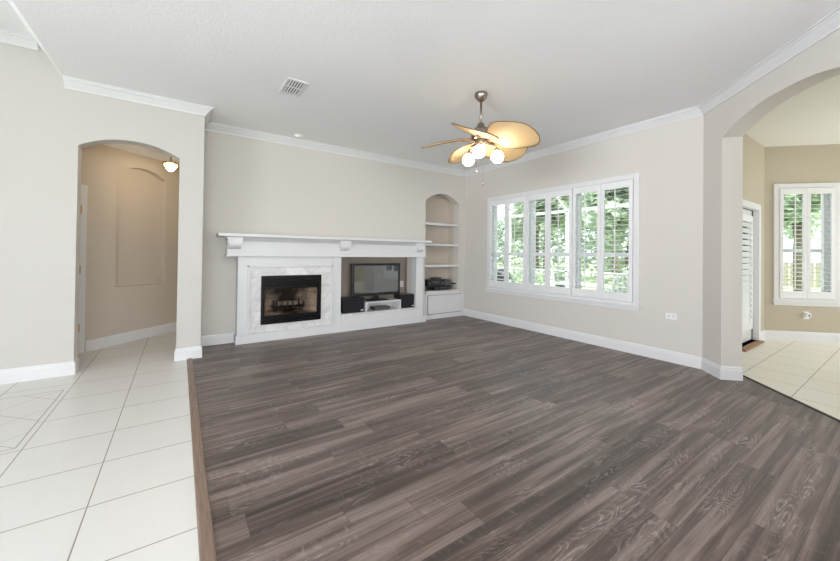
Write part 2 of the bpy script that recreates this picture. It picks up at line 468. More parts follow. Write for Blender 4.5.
# left wall with the small arch, and the pillar side
la = archpts(-.890, -.016, 0, 2.39, 2.515, 2.2)
out = [(-4.2, 0)] + [la[0]] + la[:1:-1][0:0]
outline = [(-6.0, 0), (-.890, 0)] + list(reversed(la[2:])) + [(-.016, 0), (XL, 0), (XL, ZC + .02), (-1.0, ZC + .02), (-1.2, 3.39), (-6.0, 3.39)]
wall('wall_left', (0, YL, 0), (1, 0), outline, [], .17, M_WALLF)
struct('wall_pillar', boxes(((-.016, YL + .17, 0), (XL, YF + .17, ZC + .02))), M_WALLF)

# far wall with firebox, television niche and arched shelf niche
sh = archpts(3.985, 4.838, .555, 2.352, 2.52, 2.1)
wall('wall_far', (0, YF, 0), (1, 0), rect(XL, 0, XR + .16, ZC + .05), [rect(.985, .24, 1.855, .94), rect(2.185, .29, 3.67, 1.24), sh], .16, M_WALL)
def niche(name, x0, x1, z0, z1, y0, y1, mat, t=.03):
    return struct(name, boxes(((x0 - t, y0, z0 - t), (x0, y1, z1 + t)), ((x1, y0, z0 - t), (x1 + t, y1, z1 + t)), ((x0, y0, z0 - t), (x1, y1, z0)),
        ((x0, y0, z1), (x1, y1, z1 + t)), ((x0 - t, y1, z0 - t), (x1 + t, y1 + t, z1 + t))), mat)
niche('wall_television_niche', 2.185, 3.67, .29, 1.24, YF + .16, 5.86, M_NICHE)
niche('wall_shelf_niche', 3.985, 4.838, .555, 2.56, YF + .16, 5.96, M_WALLT)

# right wall with the wide window, diagonal wall with the arch
YW0, YW1, ZW0, ZW1 = 2.165, 4.930, .645, 2.405       # outer edges of the window casing
wall('wall_right', (XR, YF + .16, 0), (0, -1), rect(0, 0, YF + .16 - BY, ZC + .05), [rect(YF + .16 - YW1 + .06, ZW0 + .02, YF + .16 - YW0 - .06, ZW1 - .06)], .16, M_WALL)
A0, AW = .324, 1.50
da = archpts(A0, A0 + AW, 0, 2.584, 2.742, 2.3)
wall('wall_diagonal', (BX, BY, 0), (-1, -1), [(0, 0), (A0, 0)] + list(reversed(da[2:])) + [(A0 + AW, 0), (2.95, 0), (2.95, ZC + .05), (0, ZC + .05)], [], .195, M_WALL)

# nook walls: door wall, window wall
NX0, NY0 = 7.75, 1.50
DX0, DX1 = 6.46, 7.36
wall('wall_nook_door', (5.02, NY0, 0), (1, 0), rect(0, 0, NX0 - 5.02, 3.1), [[(DX0 - 5.02, .03), (DX1 - 5.02, .03), (DX1 - 5.02, 2.05), (DX0 - 5.02, 2.05)]], .16, M_NOOK)
NW0, NW1, NZ0, NZ1 = .124, 1.000, .622, 2.482        # casing on the 45 degree wall, measured along it
wall('wall_nook_window', (NX0, NY0, 0), (1, -1), rect(-.1, 0, 2.6, 3.1), [rect(NW0 + .06, NZ0 + .02, NW1 - .06, NZ1 - .06)], .16, M_NOOK)
wall('wall_nook_side', (NX0 + 2.6 * R2, NY0 - 2.6 * R2, 0), (0, -1), rect(0, 0, 2.9, 3.1), [rect(.5, .5, 2.5, 2.5)], .16, M_NOOK)

# rear and far-left walls (behind the camera) with openings added for the fill lamps
wall('wall_nook_rear', (9.6, -3.2, 0), (-1, 0), rect(0, 0, 6.7, 3.1), [], .16, M_NOOK)
DE = Vector((BX, BY)) + Vector((-R2, -R2)) * 2.85
wall('wall_side', (DE.x, DE.y, 0), (0, -1), rect(0, 0, 6.0, 3.4), [], .16, M_WALL)
wall('wall_rear', (3.2, -6.5, 0), (-1, 0), rect(0, 0, 9.3, 3.4), [rect(1.2, .1, 7.0, 2.7)], .16, M_WALL)
wall('wall_foyer', (-6.0, -6.5, 0), (0, 1), rect(0, 0, 14.6, 3.4), [rect(3.4, .1, 7.4, 2.7)], .16, M_WALLF)

# hall behind the small arch: slanted back wall with an arched recess and a door at its left end
HA = Vector((-.969, 6.059)); HB = Vector((-.002, 6.962)); hu = (HB - HA).normalized()
def hs(p): return (Vector(p) - HA).dot(hu)
rec = archpts(hs((-.672, 6.250)), hs((-.178, 6.775)), .785, 2.385, 2.492, 2.0)
wall('wall_hall', (HA.x, HA.y, 0), hu, rect(.0, 0, 2.0, 2.72), [rec], .09, M_WALLT)
bm = plate(rect(-.1, .6, 2.0, 2.72), [], .03); bmesh.ops.transform(bm, matrix=wallframe((HA.x, HA.y, 0), hu) @ Matrix.Translation((0, 0, -.09)), verts=bm.verts)
struct('wall_hall_recess', bm, M_WALLT)
wall('wall_hall_door', (HA.x, HA.y, 0), hu, [(-1.6, 0), (-1.0, 0), (-1.0, 2.05), (-.1, 2.05), (-.1, 0), (0, 0), (0, 2.72), (-1.6, 2.72)], [], .05, M_WALLT)
struct('wall_hall_end', boxes(((.80, YF + .17, 0), (.88, 8.2, 2.72))), M_WALLT)
struct('wall_hall_side', boxes(((-1.75, YL + .17, 0), (-1.65, 5.5, 2.72))), M_WALLT)

# baseboards
bm = bmesh.new(); sweep(bm, [(-6.0, YL), (-.890, YL), (-.890, YL + .17)], BASE); struct('baseboard_left', bm, M_TRIM)
bm = bmesh.new(); sweep(bm, [(-.016, YL + .30), (-.016, YL), (XL, YL), (XL, YF), (.66, YF)], BASE); struct('baseboard_pillar', bm, M_TRIM)
dw = Vector((-R2, -R2)); dn = Vector((R2, -R2))
B0 = Vector((BX, BY)); J0 = B0 + dw * A0; J1 = J0 + dn * .195
bm = bmesh.new(); sweep(bm, [(XR, YF), (XR, BY), tuple(J0), tuple(J1)], BASE); struct('baseboard_right', bm, M_TRIM)
K0 = B0 + dw * (A0 + AW); K1 = K0 + dn * .195; K2 = B0 + dw * 2.9
bm = bmesh.new(); sweep(bm, [tuple(K1), tuple(K0), tuple(K2)], BASE); struct('baseboard_diagonal', bm, M_TRIM)
bm = bmesh.new(); sweep(bm, [(DX1 + .10, NY0), (NX0, NY0), (NX0 + 1.8, NY0 - 1.8)], BASE); struct('baseboard_nook', bm, M_TRIM)
bm = bmesh.new(); sweep(bm, [(5.3, NY0), (DX0 - .10, NY0)], BASE); struct('baseboard_nook_door', bm, M_TRIM)
bm = bmesh.new(); sweep(bm, [tuple(HA + hu * .0), tuple(HA + hu * 1.98)], BASE); struct('baseboard_hall', bm, M_TRIM)

# crown mouldings
bm = bmesh.new(); sweep(bm, [(-1.0, YL), (XL, YL), (XL, YF), (XR, YF), (BX, BY), tuple(K2)], CROWN, ZC); struct('trim_3', bm, M_TRIM, 'white crown moulding around the main ceiling')
bm = bmesh.new(); pr = CROWN
rings = [[bm.verts.new((x, YL - d, z + dz)) for d, dz in pr] for x, z in ((-6.0, 3.37), (-1.19, 3.37))]
for A, B in zip(rings, rings[1:]):
    for k in range(len(pr)): bm.faces.new((A[k], A[(k + 1) % len(pr)], B[(k + 1) % len(pr)], B[k]))
bm.faces.new(rings[0]); bm.faces.new(rings[-1][::-1])
struct('trim_4', bm, M_TRIM, 'white crown moulding under the raised ceiling at left')

# ------------------------------------------------------------------ windows and plantation shutters
def frame_bm(w, h, t, d, z0=0.):
    """picture frame in local XZ, width w, height h, bar t, depth y 0..-d"""
    return boxes(((0, -d, z0), (t, 0, z0 + h)), ((w - t, -d, z0), (w, 0, z0 + h)), ((t, -d, z0 + h - t), (w - t, 0, z0 + h)), ((t, -d, z0), (w - t, 0, z0 + t)), bev=.004)
def shutter(label, group, w, h, loc, rz, rod=.5, pitch=.066, tilt=8., lw=.031, name='shutter_panel'):
    """hinged louvered panel; local x along the wall, -y into the room"""
    t = thing(name, label, 'window shutter', loc, rz, group)
    st, tr, brl, d = .048, .095, .115, .028
    bm = boxes(((0, -d, 0), (st, 0, h)), ((w - st, -d, 0), (w, 0, h)), ((st, -d, h - tr), (w - st, 0, h)), ((st, -d, 0), (w - st, 0, brl)), bev=.003)
    obj('panel_frame', bm, M_SHUT, t)
    n = int((h - tr - brl) / pitch); p = (h - tr - brl) / n
    bm = bmesh.new()
    for i in range(n):
        zc = brl + p * (i + .5)
        prof = [(q_ * lw, z_) for q_, z_ in ((1, 0), (.7, .0038), (0, .005), (-.7, .0038), (-1, 0), (-.7, -.0038), (0, -.005), (.7, -.0038))]
        ca, sa = math.cos(math.radians(tilt)), math.sin(math.radians(tilt))
        ring = [[bm.verts.new((x, -d / 2 + y * ca - z * sa, zc + y * sa + z * ca)) for y, z in prof] for x in (st + .001, w - st - .001)]
        k8 = len(prof)
        for k in range(k8): bm.faces.new((ring[0][k], ring[0][(k + 1) % k8], ring[1][(k + 1) % k8], ring[1][k]))
        bm.faces.new(ring[0][::-1]); bm.faces.new(ring[1])
    obj('louvers', bm, M_SHUT, t)
    bm = boxes(((w * rod - .006, -d / 2 - lw - .017, brl + .03), (w * rod + .006, -d / 2 - lw - .004, h - tr - .02)))
    obj('tilt_rod', bm, M_SHUT, t)
    return t

# wide window: local x runs along -Y seen from the room (left = far end)
win = thing('window_1', 'wide white cased window of three sashes in the right wall', 'window', (XR, YW1, 0), -PI / 2); win['kind'] = 'structure'
ww = YW1 - YW0; wh = ZW1 - ZW0
obj('casing', boxes(((0, -.022, ZW0), (.07, 0, ZW1)), ((ww - .07, -.022, ZW0), (ww, 0, ZW1)), ((.07, -.022, ZW1 - .07), (ww - .07, 0, ZW1)), ((.07, -.022, ZW0), (ww - .07, 0, ZW0 + .035)), bev=.004), M_TRIM, win)
obj('sill', boxes(((-.02, -.045, ZW0 - .022), (ww + .02, .0, ZW0)), ((0, -.018, ZW0 - .075), (ww, 0, ZW0 - .022)), bev=.004), M_TRIM, win)
obj('jamb_liner', boxes(((.055, 0, ZW0 + .02), (.075, .155, ZW1 - .06)), ((ww - .075, 0, ZW0 + .02), (ww - .055, .155, ZW1 - .06)), ((.075, 0, ZW1 - .08), (ww - .075, .155, ZW1 - .06)), ((.075, 0, ZW0 + .02), (ww - .075, .155, ZW0 + .04))), M_TRIM, win)
iw = (ww - .15) / 3
for k in range(3):
    x0 = .075 + iw * k
    f = obj('sash', boxes(((x0, .09, ZW0 + .04), (x0 + .05, .145, ZW1 - .08)), ((x0 + iw - .05, .09, ZW0 + .04), (x0 + iw, .145, ZW1 - .08)), ((x0 + .05, .09, ZW1 - .13), (x0 + iw - .05, .145, ZW1 - .08)),
        ((x0 + .05, .09, ZW0 + .04), (x0 + iw - .05, .145, ZW0 + .10)), ((x0 + .05, .09, 1.285), (x0 + iw - .05, .145, 1.345))), M_VINYL, win)
    obj('glass_pane', boxes(((x0 + .04, .112, ZW0 + .08), (x0 + iw - .04, .118, ZW1 - .10))), M_GLASS, f)
pw_ = (ww - .14 - .024) / 6
ords = ['leftmost shutter panel of the wide window nearest the built-in shelves', 'second shutter panel from the left in the wide window', 'third shutter panel from the left in the wide window',
        'fourth shutter panel from the left in the wide window', 'fifth shutter panel from the left in the wide window', 'rightmost shutter panel of the wide window nearest the archway']
for k in range(6):
    gap = (k // 2) * .010
    shutter('white louvered ' + ords[k], 'shutters of the wide window', pw_ - .004, wh - .115, (XR - .004, YW1 - .072 - gap - pw_ * k, ZW0 + .04), -PI / 2, rod=.5)

# nook window
NM = Vector((NX0, NY0)) + Vector((R2, -R2)) * NW0
win2 = thing('window_2', 'narrow white cased window in the beige breakfast nook wall', 'window', (NM.x, NM.y, 0), -PI / 4); win2['kind'] = 'structure'
ww = NW1 - NW0; wh = NZ1 - NZ0
obj('casing', boxes(((0, -.022, NZ0), (.07, 0, NZ1)), ((ww - .07, -.022, NZ0), (ww, 0, NZ1)), ((.07, -.022, NZ1 - .07), (ww - .07, 0, NZ1)), ((.07, -.022, NZ0), (ww - .07, 0, NZ0 + .035)), bev=.004), M_TRIM, win2)
obj('sill', boxes(((-.02, -.045, NZ0 - .022), (ww + .02, .0, NZ0)), ((0, -.018, NZ0 - .075), (ww, 0, NZ0 - .022)), bev=.004), M_TRIM, win2)
obj('jamb_liner', boxes(((.055, 0, NZ0 + .02), (.075, .155, NZ1 - .06)), ((ww - .075, 0, NZ0 + .02), (ww - .055, .155, NZ1 - .06)), ((.075, 0, NZ1 - .08), (ww - .075, .155, NZ1 - .06)), ((.075, 0, NZ0 + .02), (ww - .075, .155, NZ0 + .04))), M_TRIM, win2)
f = obj('sash', boxes(((.075, .09, NZ0 + .04), (.125, .145, NZ1 - .08)), ((ww - .125, .09, NZ0 + .04), (ww - .075, .145, NZ1 - .08)), ((.125, .09, NZ1 - .13), (ww - .125, .145, NZ1 - .08)), ((.125, .09, NZ0 + .04), (ww - .125, .145, NZ0 + .10)), ((.125, .09, 1.39), (ww - .125, .145, 1.45))), M_VINYL, win2)
obj('glass_pane', boxes(((.115, .112, NZ0 + .08), (ww - .115, .118, NZ1 - .10))), M_GLASS, f)
pw2 = (ww - .145) / 2
for k in range(2):
    p = NM + Vector((R2, -R2)) * (.0725 + pw2 * k) + Vector((-R2, -R2)) * .004
    shutter(('left' if k == 0 else 'right') + ' white louvered shutter panel of the narrow nook window', 'shutters of the nook window', pw2 - .004, wh - .115, (p.x, p.y, NZ0 + .04), -PI / 4)

# nook glazed door with its own louvered shutter
door = thing('door_1', 'white glazed exterior door with louvered shutter seen past the archway', 'door', (DX0, NY0, 0), 0); door['kind'] = 'structure'
dw_ = DX1 - DX0
obj('casing', boxes(((-.10, -.02, 0), (0, 0, 2.12)), ((dw_, -.02, 0), (dw_ + .10, 0, 2.12)), ((0, -.02, 2.03), (dw_, 0, 2.12)), ((-.0, 0, .03), (.02, .15, 2.05)), ((dw_ - .02, 0, .03), (dw_, .15, 2.05)), ((.02, 0, 2.03), (dw_ - .02, .15, 2.05)), bev=.003), M_TRIM, door)
obj('threshold', boxes(((-.02, -.075, 0), (dw_ + .02, .12, .03)), bev=.006), M_SILL, door)
lf = obj('door_leaf', boxes(((.025, .06, .035), (.15, .105, 2.02)), ((dw_ - .15, .06, .035), (dw_ - .025, .105, 2.02)), ((.15, .06, 1.89), (dw_ - .15, .105, 2.02)), ((.15, .06, .035), (dw_ - .15, .105, .27)), bev=.003), M_TRIM, door)
obj('glass_pane', boxes(((.14, .08, .25), (dw_ - .14, .086, 1.90))), M_GLASS, lf)
obj('weather_strip', boxes(((dw_ - .028, .05, .035), (dw_ - .020, .058, 2.03)), ((.02, .05, 2.022), (dw_ - .02, .058, 2.03))), M_DARK, door)
for z in (.25, 1.05, 1.82): obj('hinge', boxes(((dw_ - .03, .045, z - .05), (dw_ - .016, .058, z + .05))), M_NICK, door)
shutter('white louvered shutter panel mounted on the nook door', 'door shutter', dw_ - .22, 1.72, (DX0 + .11, NY0 + .055, .21), 0, pitch=.088, tilt=62., lw=.043)

# ------------------------------------------------------------------ fireplace wall
G = 5.452                                              # face of the surround
mt = thing('fireplace_mantel', 'long white painted mantel surround framing fireplace and television niche', 'mantel', (0, 0, 0))
def molding_run(bm, x0, x1, prof, ret=True):
    """profile (y forward, z) run along X with mitred returns to the wall"""
    sweep(bm, [(x0, YF), (x0, G), (x1, G), (x1, YF)], prof)
# shelf with an ogee crown below it
bm = bmesh.new()
sweep(bm, [(.585, YF - .002), (.585, 5.43), (3.745, 5.43), (3.745, YF - .002)], [(0, 1.430), (.018, 1.430), (.020, 1.442), (.032, 1.452), (.060, 1.470), (.088, 1.496), (.10, 1.499), (0, 1.499)])
obj('shelf_moulding', bm, M_MANT, mt)
obj('mantel_shelf', boxes(((.412, 5.275, 1.500), (3.905, YF - .002, 1.543)), bev=.008), M_MANT, mt)
obj('frieze', boxes(((.535, 5.425, 1.228), (3.865, YF - .002, 1.432)), ((.525, 5.419, 1.228), (3.872, YF - .002, 1.252)), bev=.003), M_MANT, mt)
for x0 in (.532, 2.125, 3.60):
    bm = bmesh.new(); w = .185
    box(bm, (x0, 5.345, 1.405), (x0 + w, 5.43, 1.499))
    # scroll drop under the block
    pr = [(5.43, 1.405), (5.352, 1.405)] + [(5.43 - .078 * math.cos(a), 1.405 - .075 * math.sin(a)) for a in [PI / 2 * k / 8 for k in range(1, 8)]] + [(5.43, 1.330)]
    A = [bm.verts.new((x0 + .018, y, z)) for y, z in pr]; B = [bm.verts.new((x0 + w - .018, y, z)) for y, z in pr]
    bm.faces.new(A); bm.faces.new(B[::-1])
    for i in range(len(pr)): bm.faces.new((A[i], A[(i + 1) % len(pr)], B[(i + 1) % len(pr)], B[i]))
    obj('corbel', bm, M_MANT, mt)
for x0, x1 in ((.672, .800), (2.045, 2.187), (3.668, 3.828)):
    z0 = .125 if x0 < 2 else .125
    obj('pilaster', boxes(((x0, G, z0), (x1, YF - .002, 1.228)), bev=.003), M_MANT, mt)
obj('head_panel', boxes(((.80, G + .006, 1.10), (2.045, YF - .002, 1.228)), bev=.002), M_MANT, mt)
# raised moulding around the marble
bm = bmesh.new(); a0, a1, zb, zt = .800, 2.045, .125, 1.10
for (p, q) in (((a0, G - .020, zb), (a0 + .022, G + .03, zt)), ((a1 - .022, G - .020, zb), (a1, G + .03, zt)), ((a0, G - .020, zt - .022), (a1, G + .03, zt))): box(bm, p, q)
obj('inner_moulding', bm, M_MANT, mt)
bm = plate([(.822, .128), (2.023, .128), (2.023, 1.078), (.822, 1.078)], [rect(.978, .238, 1.862, .948)], .06)
bmesh.ops.transform(bm, matrix=wallframe((0, G + .014, 0), (1, 0)), verts=bm.verts)
o = obj('marble_facing', bm, M_MARB, mt); o['label'] = 'white grey-veined marble facing'
obj('base', boxes(((.655, 5.437, 0), (3.90, YF - .002, .125)), bev=.004), M_MANT, mt)
o = obj('niche_ledge', boxes(((2.187, 5.432, .255), (3.70, 5.60, .290)), bev=.004), M_MARB, mt); o['label'] = 'grey veined stone ledge'
obj('niche_apron', boxes(((2.187, G - .004, .125), (3.668, YF - .002, .255)), bev=.003), M_MANT, mt)
o = obj('hearth_slip', boxes(((.822, 5.430, .125), (2.023, 5.47, .140))), M_MARB, mt)

ins = thing('fireplace_insert', 'black metal firebox insert with sooty brick lining set in marble', 'fireplace', (0, 0, 0))
x0, x1, z0, z1 = .982, 1.858, .242, .944; yf = G - .004
obj('frame', boxes(((x0, yf, z0), (x0 + .045, yf + .05, z1)), ((x1 - .045, yf, z0), (x1, yf + .05, z1)), ((x0 + .045, yf, z1 - .045), (x1 - .045, yf + .05, z1)), ((x0 + .045, yf, z0), (x1 - .045, yf + .05, z0 + .03)), bev=.003), M_BLACK, ins)
obj('top_louver', boxes(*[((x0 + .045, yf + .006 + .006 * k, z1 - .085 - .045 * k), (x1 - .045, yf + .05, z1 - .055 - .045 * k)) for k in range(3)], bev=.003), M_BLACK, ins)
obj('bottom_louver', boxes(*[((x0 + .045, yf + .006, z0 + .036 + .045 * k), (x1 - .045, yf + .05, z0 + .070 + .045 * k)) for k in range(2)], bev=.003), M_BLACK, ins)
obj('backing', boxes(((x0 - .02, yf + .05, z1 - .17), (x1 + .02, yf + .06, z1 + .02)), ((x0 - .02, yf + .05, z0 - .02), (x1 + .02, yf + .06, z0 + .12)), ((x0 - .02, yf + .05, z0), (x0 + .05, yf + .06, z1)), ((x1 - .05, yf + .05, z0), (x1 + .02, yf + .06, z1))), M_BLACK, ins)
obj('hood', boxes(((x0 + .045, yf + .062, z1 - .20), (x1 - .045, yf + .09, z1 - .165))), M_BLACK, ins)
bx0, bx1, bz0, bz1, by0, by1 = x0 + .045, x1 - .045, z0 + .12, z1 - .045, yf + .06, 5.98
bm = bmesh.new(); s_ = .12; q = .012
prism(bm, [(bx0 - q, by0), (bx1 + q, by0), (bx1 - s_ + q, by1 + q), (bx0 + s_ - q, by1 + q)], bz0 - q, bz0)
prism(bm, [(bx0 - q, by0), (bx1 + q, by0), (bx1 - s_ + q, by1 + q), (bx0 + s_ - q, by1 + q)], bz1, bz1 + q)
prism(bm, [(bx0, by0), (bx0 + s_, by1), (bx0 + s_ - q, by1), (bx0 - q, by0)], bz0, bz1)
prism(bm, [(bx1, by0), (bx1 - s_, by1), (bx1 - s_ + q, by1), (bx1 + q, by0)], bz0, bz1)
prism(bm, [(bx0 + s_ - q, by1), (bx1 - s_ + q, by1), (bx1 - s_ + q, by1 + q), (bx0 + s_ - q, by1 + q)], bz0, bz1)
obj('firebox', bm, M_BRICK, ins)
gr = thing('fire_grate', 'black iron fire grate with upright bars inside the firebox', 'grate', (1.43, 5.74, bz0 + .002))
bm = bmesh.new()
for k in range(6):
    x = -.2 + .08 * k
    tube(bm, [(x, -.12, .17), (x, -.115, .08), (x, -.09, .075), (x, .11, .075), (x, .13, .17)], .009, 6)
obj('bars', bm, M_IRON, gr)
bm = bmesh.new(); tube(bm, [(-.24, -.06, .066), (.24, -.06, .066)], .009, 6); tube(bm, [(-.24, .08, .066), (.24, .08, .066)], .009, 6); obj('rails', bm, M_IRON, gr)
for sx in (-.2, .2):
    for sy in (-.06, .08):
        bm = bmesh.new(); tube(bm, [(sx, sy, 0), (sx, sy, .066)], .010, 6); obj('leg', bm, M_IRON, gr)
lg = bmesh.new(); tube(lg, [(-.17, 0, .125), (.0, .01, .128), (.16, -.01, .122)], [.035, .04, .034], 10)
tag(obj('charred_log', lg, M_BARK), 'charred log lying across the fire grate', 'log').location = (1.43, 5.74, bz0 + .002)

# television niche contents
ZN = .2905
tv = thing('television', 'flat black television on the white riser inside the niche', 'television', (2.94, 5.66, .452))
w, zl, zh = .966, .085, .662
obj('bezel', boxes(((-w / 2, -.03, zl), (-w / 2 + .042, .03, zh)), ((w / 2 - .042, -.03, zl), (w / 2, .03, zh)), ((-w / 2 + .042, -.03, zh - .040), (w / 2 - .042, .03, zh)), ((-w / 2 + .042, -.03, zl), (w / 2 - .042, .03, zl + .052)), ((-w / 2 + .03, .0, zl + .03), (w / 2 - .03, .05, zh - .03)), bev=.005), M_PLAST, tv)
obj('screen', boxes(((-w / 2 + .040, -.022, zl + .050), (w / 2 - .040, -.002, zh - .038))), M_SCREEN, tv)
obj('neck', boxes(((-.05, -.01, .012), (.05, .03, zl + .01)), bev=.004), M_PLAST, tv)
obj('stand_base', boxes(((-.20, -.10, 0), (.20, .10, .014)), bev=.005), M_PLAST, tv)
obj('logo', boxes(((-.03, -.0315, zl + .018), (.03, -.0295, zl + .030))), M_GREY, tv)
rs = thing('television_riser', 'low white open-fronted riser bench under the television', 'bench', (3.0, 5.62, ZN))
obj('top', boxes(((-.352, -.15, .138), (.352, .15, .160)), bev=.003), M_MANT, rs)
for sx in (-.352, .328): obj('side', boxes(((sx, -.15, 0), (sx + .024, .15, .138)), bev=.002), M_MANT, rs)
obj('back', boxes(((-.328, .13, 0), (.328, .145, .138))), M_MANT, rs)
cb = thing('cable_box', 'small black media box inside the white riser bench', 'media box', (3.0, 5.60, ZN))
obj('body', boxes(((-.16, -.08, .004), (.16, .10, .052)), bev=.004), M_PLAST, cb); obj('front_panel', boxes(((-.15, -.084, .010), (.15, -.079, .046))), M_GREY, cb)
def speaker(x0, x1, label):
    t = thing('speaker', label, 'speaker', ((x0 + x1) / 2, 5.60, ZN), 0, 'speakers beside the television'); w = (x1 - x0) / 2
    obj('cabinet', boxes(((-w, -.10, 0), (w, .15, .245)), bev=.006), M_PLAST, t)
    obj('grille', boxes(((-w + .01, -.115, .01), (w - .01, -.098, .235)), bev=.005), M_CLOTH, t)
    obj('badge', boxes(((w * .62, -.1175, .028), (w * .62 + .05, -.1145, .042))), M_PLATE, t)
speaker(2.255, 2.632, 'black cloth-fronted speaker left of the white riser')
speaker(3.362, 3.655, 'black cloth-fronted speaker right of the white riser')
def outlet(name, label, loc, rz, plug=False):
    t = thing(name, label, 'outlet', loc, rz)
    obj('cover_plate', boxes(((-.036, -.006, -.058), (.036, 0, .058)), bev=.002), M_PLATE, t)
    for z in (.024, -.024):
        so = obj('socket', boxes(((-.018, -.008, z - .016), (.018, -.005, z + .016)), bev=.002), M_TRIM, t)
        for x in (-.007, .007): obj('slot', boxes(((x - .0015, -.0088, z - .004), (x + .0015, -.0078, z + .008))), M_DARK, so)
    return t
t = outlet('wall_outlet', 'white wall outlet on the niche back beside the television', (3.60, 5.859, .70), 0)
o = outlet('wall_outlet', 'white wall outlet low on the right wall below window level', (XR, 1.80, .565), -PI / 2); o.rotation_euler = (0, PI / 2, -PI / 2)
op = outlet('wall_outlet', 'white wall outlet under the nook window', (8.152, 1.098, .40), -PI / 4)
pl = thing('plug_adapter', 'white plug-in device in the outlet under the nook window', 'adapter', (8.152 - .009 * R2, 1.098 - .009 * R2, .42), -PI / 4)
obj('body', boxes(((-.03, -.05, -.04), (.03, 0, .02)), bev=.008), M_PLATE, pl); obj('lens', boxes(((-.012, -.052, -.028), (.012, -.0495, -.004)), bev=.003), M_GREY, pl)

# shelf niche: three shelves, cabinet, hi-fi
for z, l in ((1.900, 'topmost white shelf board in the arched niche'), (1.478, 'middle white shelf board in the arched niche'), (1.055, 'lowest white shelf board in the arched niche')):
    tag(obj('shelf', boxes(((3.987, YF + .012, z - .022), (4.836, 5.958, z + .022)), bev=.003), M_MANT), l, 'shelf', 'niche shelves')
cab = thing('built_in_cabinet', 'low white built-in cabinet under the arched shelf niche', 'cabinet', (0, 0, 0))
obj('body', boxes(((3.935, 5.595, 0), (4.988, YF - .001, .500)), ((3.94, 5.602, .50), (4.985, YF - .001, .505))), M_MANT, cab)
obj('top', boxes(((3.985, 5.575, .505), (4.83, YF - .001, .550)), bev=.005), M_MANT, cab)
obj('gap_shade', boxes(((4.037, 5.5935, .092), (4.938, 5.5955, .471))), M_DARK, cab)  # dark sheet painted in for the shade in the gap around the door
d_ = obj('door', boxes(((4.045, 5.572, .105), (4.93, 5.594, .175)), ((4.045, 5.572, .395), (4.93, 5.594, .465)), ((4.045, 5.572, .175), (4.115, 5.594, .395)), ((4.86, 5.572, .175), (4.93, 5.594, .395)), ((4.10, 5.584, .16), (4.87, 5.594, .41)), bev=.002), M_MANT, cab)
obj('toe_board', boxes(((3.935, 5.580, 0), (4.988, 5.5945, .085)), bev=.003), M_MANT, cab)
def hifi(name, label, x0, x1, y0, y1, z0, z1, mat, knobs):
    t = thing(name, label, 'hi-fi unit', ((x0 + x1) / 2, (y0 + y1) / 2, z0)); w, d, h = (x1 - x0) / 2, (y1 - y0) / 2, z1 - z0
    obj('case', boxes(((-w, -d, .008), (w, d, h)), bev=.004), mat, t)
    obj('display', boxes(((-w * .4, -d - .003, h * .5), (w * .35, -d + .001, h * .78))), M_GREY, t)
    for kx in knobs:
        bm = bmesh.new(); lathe(bm, [(.016, 0), (.016, .014), (.012, .018), (0, .018)], 14, (kx * w, -d, h * .5), (0, -1, 0)); obj('knob', bm, M_NICK, t)
    for sx in (-1, 1):
        for sy in (-1, 1): obj('foot', boxes(((sx * w * .8 - .015, sy * d * .7 - .015, 0), (sx * w * .8 + .015, sy * d * .7 + .015, .009))), M_DARK, t)
    return t
hifi('disc_player', 'flat black disc player lowest of the hi-fi stack', 4.24, 4.69, 5.64, 5.92, .5555, .632, M_PLAST, (.75,))
hifi('receiver', 'black receiver resting on the flat disc player', 4.08, 4.52, 5.66, 5.93, .6325, .775, M_PLAST, (-.75, .75))
hifi('media_box', 'small charcoal box beside the receiver on the disc player', 4.53, 4.68, 5.68, 5.90, .6325, .76, M_GREY, ())
hifi('remote_hub', 'small grey box on top of the receiver', 4.30, 4.47, 5.70, 5.86, .7755, .81, M_GREY, ())
bm = bmesh.new(); tube(bm, [(4.70, 5.80, .562), (4.71, 5.78, .64), (4.75, 5.75, .69), (4.81, 5.70, .675)], .006, 8); tube(bm, [(4.72, 5.74, .66), (4.83, 5.68, .675)], .012, 8)
tag(obj('antenna_cable', bm, M_PLAST), 'black cable end sticking out right of the hi-fi stack', 'cable')

# ------------------------------------------------------------------ ceiling items
vt = thing('ceiling_vent', 'white square air vent with slotted grille in the ceiling', 'vent', (.975, 3.82, ZC))
a, b = .112, .185
bm = boxes(((-a, -b, -.008), (-a + .03, b, 0)), ((a - .03, -b, -.008), (a, b, 0)), ((-a + .03, -b, -.008), (a - .03, -b + .03, 0)), ((-a + .03, b - .03, -.008), (a - .03, b, 0)), ((-a + .03, -.008, -.008), (a - .03, .008, 0)), bev=.002)
obj('frame', bm, M_TRIM, vt)
bm = bmesh.new()
for k in range(6):
    x = -a + .045 + k * .027
    box(bm, (-.0075, -b + .03, -.0008), (.0075, b - .03, .0008), Matrix.Translation((x, 0, -.006)) @ Matrix.Rotation(math.radians(35), 4, 'Y'))
obj('slats', bm, M_TRIM, vt)
obj('duct', boxes(((-a + .03, -b + .03, -.0008), (a - .03, b - .03, 0))), M_DARK, vt)
sd = thing('smoke_detector', 'round white smoke detector on the ceiling above the mantel', 'smoke detector', (1.44, 5.36, ZC))
bm = bmesh.new(); lathe(bm, [(0, -.036), (.035, -.036), (.052, -.030), (.058, -.012), (.058, -.008)], 24); obj('housing', bm, M_PLATE, sd, True)
bm = bmesh.new(); lathe(bm, [(0, -.010), (.066, -.010), (.068, 0), (0, 0)], 24); obj('base_ring', bm, M_PLATE, sd)

